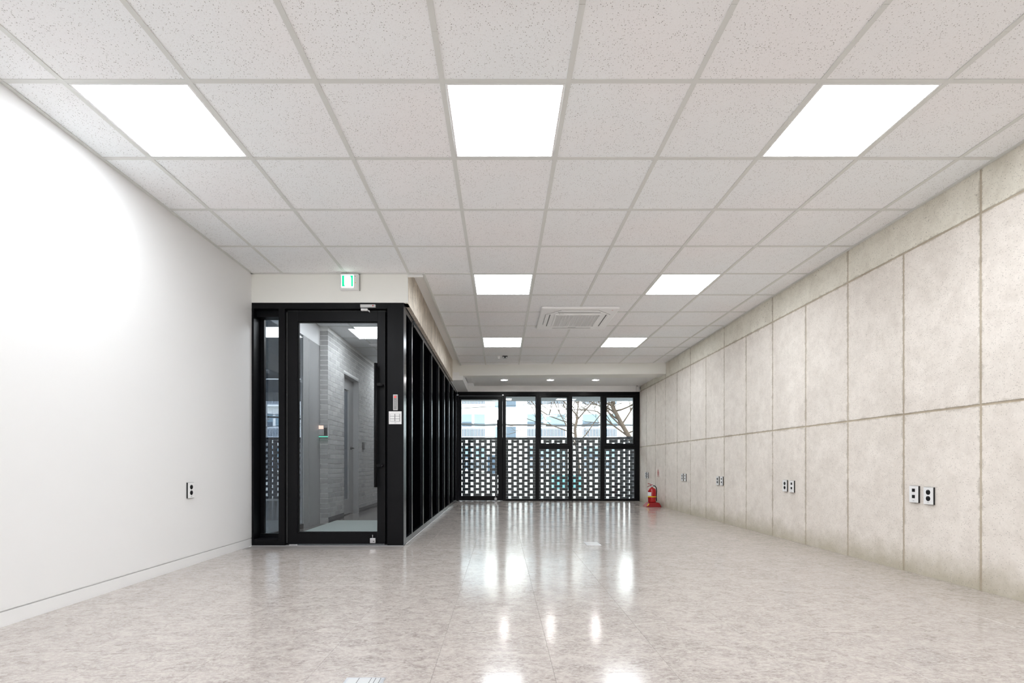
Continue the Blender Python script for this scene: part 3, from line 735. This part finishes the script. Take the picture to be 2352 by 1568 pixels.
# ------------------------------------------------------------------ fire extinguisher
EX, EY = 2.776, 9.22
st = tag(empty('extinguisher_stand', (EX, EY, 0)), 'flared red plastic stand under the fire extinguisher', 'stand')
def rr(w, d, cx, z, r=.02, n=3):
    out = []
    for qx, qy, a0 in ((1, 1, 0), (-1, 1, 90), (-1, -1, 180), (1, -1, 270)):
        for k in range(n+1):
            a = math.radians(a0+90*k/n); out.append((EX+cx+qx*(w/2-r)+r*math.cos(a), EY+qy*(d/2-r)+r*math.sin(a), z))
    return out
part('base', MB().loft([rr(.275, .25, 0, 0), rr(.275, .25, 0, .010), rr(.205, .19, .012, .070), rr(.165, .165, 0, .080)]), M['red_plastic'], st)
lab = MB().prism([(EX-.125, .018), (EX-.108, .018), (EX-.082, .062), (EX-.098, .062)], 'y', EY-.118, EY-.112)
part('picture_label', lab, M['yellow'], st)
fe = tag(empty('fire_extinguisher', (EX, EY, .08)), 'red fire extinguisher with a yellow band standing in the far right corner', 'fire extinguisher')
part('cylinder', MB().lathe([(.060, .0805), (.072, .084), (.073, .092), (.073, .285), (.068, .310), (.055, .330), (.036, .343), (.018, .349), (.018, .365)], (EX, EY, 0)), M['red'], fe)
part('yellow_band', MB().ring([(.0735, .176), (.0755, .178), (.0755, .190), (.0735, .192)], (EX, EY, 0)), M['yellow'], fe)
lb = MB(); rings = []
for zz in (.198, .268):
    ring = [(EX+.0742*math.cos(a), EY+.0742*math.sin(a), zz) for a in [math.radians(q) for q in range(170, 246, 6)]]
    ring += [(EX+.0728*math.cos(a), EY+.0728*math.sin(a), zz) for a in [math.radians(q) for q in range(244, 168, -6)]]
    rings.append(ring)
lb.loft(rings); part('paper_label', lb, M['white_plastic'], fe)
part('valve', MB().lathe([(.020, .360), (.022, .366), (.014, .376), (.014, .392)], (EX, EY, 0), 16).box(EX-.016, EX+.018, EY-.013, EY+.013, .372, .398), M['metal'], fe)
part('lever', MB().tube([(EX+.012, EY, .392), (EX-.012, EY, .397), (EX-.035, EY, .412), (EX-.060, EY, .420), (EX-.078, EY, .422)], .0055, 8).box(EX-.022, EX+.014, EY-.009, EY+.009, .388, .406), M['red'], fe)
part('carry_handle', MB().tube([(EX-.008, EY, .382), (EX-.035, EY, .385), (EX-.062, EY, .376), (EX-.086, EY, .360)], .0055, 8), M['red_plastic'], fe)
part('hose', MB().tube([(EX+.016, EY, .382), (EX+.045, EY, .382), (EX+.066, EY, .366), (EX+.082, EY, .335), (EX+.086, EY, .29), (EX+.084, EY, .24), (EX+.081, EY, .20), (EX+.081, EY, .12)], .0085, 12), M['dark_plastic'], fe)
part('nozzle', MB().tube([(EX+.081, EY, .16), (EX+.081, EY, .105)], .011, 12), M['dark_plastic'], fe)

# red lettering on the concrete wall (Korean for fire extinguisher, painted top to bottom)
def text_mesh(body, size, name, m, extrude=.0004):
    cu = bpy.data.curves.new(name, 'FONT'); cu.body = body; cu.size = size; cu.extrude = extrude; cu.align_x = 'CENTER'; cu.align_y = 'CENTER'; cu.resolution_u = 3
    tmp = bpy.data.objects.new(name, cu); COL.objects.link(tmp); dg = bpy.context.evaluated_depsgraph_get()
    me = bpy.data.meshes.new_from_object(tmp.evaluated_get(dg)); bpy.data.objects.remove(tmp); me.materials.clear(); me.materials.append(m); return me
ws = tag(empty('wall_lettering', (XR-.002, 9.40, .60)), 'faded red lettering on the concrete above the fire extinguisher', 'sign')
for ch, zz in (('소', .652), ('화', .605), ('기', .560)):
    try: me = text_mesh(ch, .062, 'letter', M['red_print'])
    except Exception: me = B(-.02, .02, -.02, .02, 0, .001).mesh('letter', M['red_print'])
    for dy in ((0,) if ch == '소' else (0,)):
        q = link('letter', me, ws, (0, dy, zz-.60), (math.pi/2, 0, -math.pi/2)); q.scale = (2.2, 1, 1)

# ------------------------------------------------------------------ corridor behind the glass door
XB = -2.28
cf = struct(part('floor_corridor', B(-6.0, XP-.09, YP+.12, YW, -.12, 0.0), M['corridor_floor']), 'dark polished corridor floor seen through the glass door', 'floor')
tag(part('door_mat', MB().chbox(-2.27, -1.02, 4.95, 6.90, .0, .008, .004), M['mat']), 'flat grey-green mat on the corridor floor behind the glass door', 'mat')
cc = struct(empty('ceiling_corridor', (-1.6, 7.5, CZ)), 'tiled corridor ceiling seen through the glass door', 'ceiling')
cxs = [-2.386, -2.0, -1.36, -1.02]
cxs = [-2.386, -1.972, -1.372, -1.05]; lightc = (1, 3)
for i in range(3):
    for k in range(10):
        ya = YP+.14+.0+0.6*(k)-.12; yb2 = ya+.6; ya = max(ya, YP+.14); yb2 = min(yb2, YW)
        if (i, k) == lightc: lyc = (ya+yb2)/2; continue
        if i == 1 and k in (1, 7): continue
        part('ceiling_tile', B(cxs[i]+.004, cxs[i+1]-.004, ya+.004, yb2-.004, CZ+.003, CZ+.012), M['tile'], cc)
for x in cxs[1:3]: part('main_runner', B(x-.012, x+.012, YP+.14, YW, CZ-.0005, CZ+.003), M['tbar'], cc)
for k in range(1, 10):
    y = YP+.02+.6*k
    part('cross_tee', B(cxs[0], cxs[3], y-.012, y+.012, CZ-.0003, CZ+.003), M['tbar'], cc)
light_panel((cxs[1]+cxs[2])/2, lyc, 'light panel in the corridor seen through the glass door')
light_panel((cxs[1]+cxs[2])/2, 9.30, 'unseen light panel added beyond the door view to brighten the corridor brick')  # added fill panel, out of view, lifts the brick wall
light_panel((cxs[1]+cxs[2])/2, 5.70, 'unseen light panel added behind the bulkhead to brighten the corridor brick')  # another added fill panel, hidden above the door glass
def speaker(x, y, label):
    o = tag(empty('ceiling_speaker', (x, y, CZ)), label, 'speaker')
    link('rim', MB().ring([(.09, 0), (.105, 0), (.105, -.005), (.095, -.010), (.09, -.008)]).mesh('rim', M['white_plastic']), o)
    link('grille', MB().lathe([(.002, -.012), (.09, -.008), (.09, 0), (.002, 0)]).mesh('grille', M['ac_white']), o)
speaker(-1.80, 6.15, 'round white ceiling disc in the corridor, before the light panel')
speaker(-1.90, 7.62, 'round white ceiling disc in the corridor, beyond the light panel')
# brick wall
bw_ = struct(empty('wall_brick', (XB, 6.6, 0)), 'grey brick corridor wall with pale mortar seen through the glass door', 'wall')
DY0, DY1, DZ = 7.27, 8.04, 2.117
part('mortar_bed', MB().box(XB-.15, XB-.004, 6.6+.004, DY0-.004, 0, CZ).box(XB-.15, XB-.004, DY1+.004, YW, 0, CZ).box(XB-.15, XB-.004, DY0-.004, DY1+.004, DZ+.004, CZ), M['mortar'], bw_)
bh, bl_, jt = .0565, .190, .0085
brm = {}
def brick(y0, y1, z0, x0=XB-.09, x1=XB):
    key = (round(y1-y0, 3), round(x1-x0, 3))
    if key not in brm: h = (y1-y0)/2; brm[key] = MB().box(-(x1-x0)/2, (x1-x0)/2, -h, h, -bh/2, bh/2).mesh('brick', M['brick'], .0015)
    return brm[key], ((x0+x1)/2+random.uniform(-.0008, .0008), (y0+y1)/2, z0+bh/2)
cand = []
z = 0.008; c = 0
while z+bh < CZ:
    y = 6.6-(0.1 if c % 2 else 0)
    while y < 9.6:
        a, b = max(y, 6.6), min(y+bl_, YW)
        segs = [(a, b)]
        if z < DZ:
            segs = [(s, e) for s, e in ((a, min(b, DY0)), (max(a, DY1), b)) if e-s > .015]
        for s, e in segs:
            if e-s > .015: cand.append((s, *brick(s, e, z)))
        y += bl_+jt
    # header facing the door at the free end
    cand.append((6.5, *brick(6.601, 6.66, z, XB-.105, XB-.002)))
    z += bh+jt; c += 1
cand.sort(key=lambda q: (q[0], q[2][2]))
rest = MB()
for i, (s, me, loc) in enumerate(cand):
    if i < 300: link('brick', me, bw_, Vector(loc)-Vector(bw_.location))
    else:
        vs = [v.co+Vector(loc) for v in me.vertices]; rest.add(vs, [tuple(p.vertices) for p in me.polygons])
part('bricks', rest, M['brick'], bw_, kind='stuff')
part('wall_base', B(XB-.02, XB+.004, 6.62, DY0, 0, .075).box(XB-.02, XB+.004, DY1, YW, 0, .075), M['brick_dark'], bw_)
d3 = struct(empty('door_3', (XB-.09, 7.65, 0)), 'grey door with a narrow dark window in the brick corridor wall', 'door')
xd = XB-.085
part('reveal', MB().box(xd-.08, XB-.002, DY0-.003, DY0+.02, 0, DZ).box(xd-.08, XB-.002, DY1-.02, DY1+.003, 0, DZ).box(xd-.08, XB-.002, DY0, DY1, DZ-.02, DZ+.003), M['grey_panel'], d3)
part('leaf', MB().box(xd-.04, xd, 7.29, 7.44, .02, DZ-.03).box(xd-.04, xd, 7.78, 7.93, .02, DZ-.03).box(xd-.04, xd, 7.44, 7.78, .02, .24).box(xd-.04, xd, 7.44, 7.78, 1.92, DZ-.03), M['grey_panel'], d3)
part('side_panel', B(xd-.04, xd-.004, 7.935, 8.02, .02, DZ-.03), M['grey_panel'], d3)
part('glass', B(xd-.03, xd-.02, 7.44, 7.78, .24, 1.92), M['facade_glass_dark'], d3)
part('dark_backing', B(xd-.08, xd-.05, DY0, DY1, 0, DZ), M['gasket'], d3)
part('lever_handle', MB().cyl((xd, 7.88, 1.03), .022, .012, 'x', 16).tube([(xd+.012, 7.88, 1.03), (xd+.05, 7.88, 1.03), (xd+.052, 7.77, 1.03)], .009, 8), M['black'], d3)
tag(part('intercom', B(XB, XB+.02, 8.22, 8.31, 1.02, 1.14), M['dark_plastic'], bevel=.004), 'small dark wall unit on the corridor brick beside the grey door', 'intercom')
# left side of corridor: glazed screen, bulkhead
w6 = struct(empty('window_6', (-2.385, 5.6, 0)), 'glazed grey screen along the left of the corridor', 'window')
part('lintel', B(-2.50, -2.385, YP+.12, 6.64, 2.335, CZ), M['plaster'], w6)
part('glass', B(-2.400, -2.392, YP+.17, 6.05, .06, 2.335), M['glass_dark'], w6)
part('sill', B(-2.42, -2.386, YP+.12, 6.05, 0, .06), M['black'], w6)
part('grey_leaf', B(-2.42, -2.386, 6.05, 6.215, 0, 2.335), M['grey_panel'], w6)
part('grey_leaf', B(-2.42, -2.386, 6.22, 6.62, 0, 2.335), M['grey_panel'], w6)
part('edge_strip', B(-2.42, -2.383, 6.214, 6.221, .05, 2.30), M['metal'], w6)
# keypad
kp = tag(empty('door_keypad', (-2.335, 6.6, 1.15)), 'fingerprint keypad with a lit screen and green glow in the corridor', 'keypad')
kx0, kx1, kz0, kz1, ky = -2.405, -2.262, 1.135, 1.305, 6.56
part('shell', B(kx0, kx1, ky, 6.60, kz0, kz1), M['silver'], kp, bevel=.006)
part('face', B(kx0+.006, kx1-.006, ky-.002, ky+.001, kz0+.012, kz1-.004), M['grey_panel'], kp)
part('screen', B(kx0+.014, kx0+.080, ky-.004, ky-.001, kz1-.066, kz1-.020), M['emit_screen'], kp)
for r in range(4):
    for c2 in range(4): part('key', B(kx0+.016+c2*.0185, kx0+.026+c2*.0185, ky-.004, ky-.001, kz0+.028+r*.0165, kz0+.035+r*.0165), M['white_plastic'], kp)
part('finger_reader', B(kx1-.055, kx1-.014, ky-.006, ky-.001, kz0+.02, kz1-.05), M['dark_plastic'], kp)
part('glow_edge', B(kx0+.008, kx1-.006, ky-.003, ky+.01, kz0-.001, kz0+.008), M['emit_cyan'], kp)
struct(part('wall_corridor_end', B(-2.45, XP-.09, YW-.02, YW+.1, 0, CZ+.1), M['grey_panel']), 'end wall of the corridor', 'wall')
struct(part('plenum_lining', B(-2.5, XC-.16, YP+.14, YW, CZ+.03, CZ+.05), M['grey_plastic']), 'backing above the corridor ceiling', 'ceiling')

# ------------------------------------------------------------------ outside
struct(part('ground', B(-45, 40, YW+.12, 90, -.14, -.04).box(-45, -6, -5, YW+.12, -.14, -.04), M['asphalt']), 'pale paved street outside the windows', 'ground')
struct(part('porch_canopy', B(-6.5, 3.6, YW+.12, 12.30, 2.325, 2.60).box(-6.5, -2.52, YP+.1, YW+.12, 2.62, 2.72), M['canopy']), 'grey eave slab just outside the windows', 'canopy')
# perforated screen
sc = tag(empty('brick_screen', (1, 11.9, 0)), 'low dark brick screen wall laid with open gaps outside the windows', 'screen wall')
KA, SA = .90, 2.12          # the wall starts to curve towards the building at x = SA
def path(s):
    if s <= SA: return Vector((s, 11.9, 0)), 0.0
    th = KA*(s-SA); R = 1/KA
    return Vector((SA+R*math.sin(th), 11.9-R*(1-math.cos(th)), 0)), -th
bsm = MB().box(-.095, .095, 0, .09, -.029, .029).mesh('brick', M['brick_dark'], .0015)
P = .257; CP = .0667; zc0 = 1.387
items = []
mort = MB(); rest = MB()
def place(mb, me_box, s, z):
    pass
for j in range(0, 23):
    zc_ = zc0-j*CP
    if zc_ < -.06: break
    for k in range(-19, 19):
        if j == 0: hx = -.822+P*k*1.0+.0; sx = hx+P/2; 
        else: hx = -.822+P*k+(0 if j % 2 else P/2); sx = hx+P/2
        if sx > 3.5: continue
        p, th = path(sx); items.append((p, th, zc_, sx))
        if j == 0:       # coping course is laid without gaps
            p2, th2 = path(sx+P/2); 
            rest.box(-.032, .032, 0, .09, zc_-.029, zc_+.029, 0, Matrix.Translation(p2) @ Matrix.Rotation(th2, 4, 'Z'))
        for q in (-1, 1):
            pm_, tm = path(sx+q*.064); mort.box(-.030, .030, .004, .086, zc_-.029-.0087, zc_-.029, 0, Matrix.Translation(pm_) @ Matrix.Rotation(tm, 4, 'Z'))
vis = [it for it in items if -1.0 < it[3] < 3.1]
vis.sort(key=lambda it: -it[2]); chosen = set(id(i) for i in vis[:300])
for it in items:
    p, th, zz, sx = it
    if id(it) in chosen: link('brick', bsm, sc, (p.x-1, p.y-11.9, zz), (0, 0, th))
    else: rest.box(-.095, .095, 0, .09, zz-.029, zz+.029, 0, Matrix.Translation(p) @ Matrix.Rotation(th, 4, 'Z'))
part('mortar', mort, M['mortar_dark'], sc, kind='stuff')
part('bricks', rest, M['brick_dark'], sc, kind='stuff')
# street things seen through the gaps
o = tag(empty('street_bin', (2.15, 16.6, -.04)), 'low pale teal box on the street behind the brick screen', 'box')
part('body', B(1.7, 2.6, 16.3, 16.9, -.04, .38), M['teal'], o, bevel=.02); part('lid', B(1.67, 2.63, 16.27, 16.93, .38, .43), M['teal'], o, bevel=.01)
# apartment building
YA = 44.0; AS = 1151/YA; AX = lambda x: (x-1151)/AS; AZ = lambda y: H+(1066-y)/AS
ab = tag(empty('apartment_building', (-8, YA, 0)), 'white apartment block with balconies across the street', 'building')
part('wall', B(-30, 10.6, YA, YA+8, -.1, 15), M['facade'], ab)
groups = [(-3.49, -2.53, -2.40, -1.40), (2.25, 3.75, 3.92, 5.65), (7.1, 8.6, 8.75, 10.2), (-9.5, -8.5, -8.3, -7.3), (-15, -14, -13.8, -12.8), (-21, -20, -19.8, -18.8)]
for fl_ in range(-1, 4):
    dz = 2.82*fl_
    for gi, g in enumerate(groups):
        for a, b in ((g[0], g[1]), (g[2], g[3])):
            zb_, zt_ = 4.05+dz, 5.25+dz
            wv = part('window', B(a, b, YA-.04, YA+.02, zb_, zt_), M['rail'], ab)
            part('pane', B(a+.05, b-.05, YA-.06, YA-.03, zb_+.05, zt_-.09), M['facade_glass'], wv)
            part('pane', B(a+.05, b-.05, YA-.065, YA-.03, zb_+.05, zb_+.45), M['facade_glass_dark'] if a == g[0] else M['facade_glass'], wv)
        rl = MB(); zr = 3.08+dz
        rl.box(g[0]-.2, g[3]+.2, YA-.85, YA, zr-.12, zr); part('balcony_slab', rl, M['facade'], ab)
        rl = MB(); rl.box(g[0]-.15, g[3]+.15, YA-.83, YA-.78, zr+.86, zr+.92).box(g[0]-.15, g[3]+.15, YA-.83, YA-.78, zr+.74, zr+.77).box(g[0]-.15, g[3]+.15, YA-.83, YA-.78, zr+.04, zr+.08)
        x = g[0]-.15
        while x < g[3]+.15: rl.box(x, x+.035, YA-.82, YA-.79, zr, zr+.9); x += .13
        part('balcony_railing', rl, M['rail'], ab)
        part('balcony_door', B(g[0]+.05, g[3]-.05, YA-.035, YA+.01, zr, zr+.88), M['facade_glass_dark'], ab)
    for a, b, zz0, zz1 in ((.42, 1.32, 3.0, 4.11), (.42, 1.32, 5.78, 6.9), (-.56, -.2, 5.68, 6.3), (-.56, -.2, 3.0, 4.1)):
        if fl_ == 0:
            wv = part('window', B(a, b, YA-.04, YA+.02, zz0, zz1), M['rail'], ab); part('pane', B(a+.03, b-.03, YA-.06, YA-.03, zz0+.03, zz1-.03), M['facade_glass_dark'] if a > 0 else M['facade_glass'], wv)
part('ground_floor_panel', B(-6, -4.2, YA-.03, YA+.02, -.05, 1.8).box(-1.2, .1, YA-.03, YA+.02, -.05, 1.6), M['facade_glass_dark'], ab)
# overhead cables
tag(part('power_cable', MB().tube([(x, 30.0, 3.13-.012*x+.0016*x*x+(.02*math.sin(x*1.3))) for x in range(-14, 15)], .052, 8).tube([(x, 30.02, 3.19-.012*x+.0022*x*x) for x in range(-14, 15)], .015, 6), M['cable']), 'thick dark cable bundle strung across the street', 'cable')
tag(part('power_cable', MB().tube([(-14, 29, 2.9), (-2.3, 29, 4.02), (0, 29, 4.15), (3, 29, 4.3), (12, 29, 4.9)], .014, 6), M['cable']), 'thin cable sloping across the upper left windows', 'cable')
for px_, lb in ((-14.0, 'utility pole left of the view carrying the cables'), (14.0, 'utility pole right of the view carrying the cables')):
    o = tag(empty('utility_pole', (px_, 29.7, -.04)), lb, 'utility pole')
    part('pole', MB().cyl((px_, 29.72, -.04), .14, 8.0, n=16, r2=.10), M['mortar_dark'], o)
    za, zb2 = (3.545, 2.88) if px_ < 0 else (3.18, 4.88)
    part('crossarm', B(px_-.06, px_+.06, 29.88, 30.2, za-.1, za).box(px_-.06, px_+.06, 28.85, 29.6, zb2-.1, zb2), M['mortar_dark'], o)
# bare trees
def tree(name, base, pts, rad, label, seed, reach, count):
    rnd = random.Random(seed); o = tag(empty(name, base), label, 'tree')
    part('trunk', MB().tube(pts, rad, 10, taper=.62), M['bark'], o)
    tw = MB()
    def grow(p, d, ln, r, dep):
        q = [p]; dd = d.copy()
        for _ in range(4):
            dd = (dd+Vector((rnd.uniform(-.28, .28), rnd.uniform(-.28, .28), rnd.uniform(-.16, .24)))).normalized(); q.append(q[-1]+dd*ln/4)
        tw.tube(q, max(r, .0075), 5, taper=.6)
        if dep <= 0: return
        for _ in range(3 if dep > 1 else 4):
            i = rnd.choice((2, 3, 4)); nd = (dd+Vector((rnd.uniform(-.9, .9), rnd.uniform(-.6, .6), rnd.uniform(-.5, .8)))).normalized()
            grow(q[i], nd, ln*rnd.uniform(.5, .72), r*.5, dep-1)
    P_ = [Vector(p) for p in pts]
    for c3 in range(count):
        t_ = .35+.65*(c3+1)/count; f = t_*(len(P_)-1); i = min(int(f), len(P_)-2); p = P_[i].lerp(P_[i+1], f-i)
        a = rnd.uniform(0, 6.28); d = Vector((math.cos(a), math.sin(a)*.5, rnd.uniform(.2, 1.1))).normalized()
        grow(p, d, reach*rnd.uniform(.6, 1), rad*.34, 3 if c3 % 2 else 4)
    part('branches', tw, M['bark'], o)
tree('bare_tree', (4.6, 15, -.04), [(4.75, 15, -.04), (4.4, 15, .7), (3.86, 15, 1.55), (3.60, 15, 2.0), (3.36, 15, 2.45), (3.30, 15, 2.6)], .085, 'leaning bare trunk with tangled twigs outside the rightmost window', 11, 1.3, 11)
tree('bare_tree', (2.9, 19, -.04), [(2.95, 19, -.04), (2.92, 19, .8), (2.86, 19, 1.5), (2.80, 19, 2.1), (2.9, 19, 2.6)], .075, 'bare pale tree with a forked crown outside the middle windows', 5, 2.3, 8)
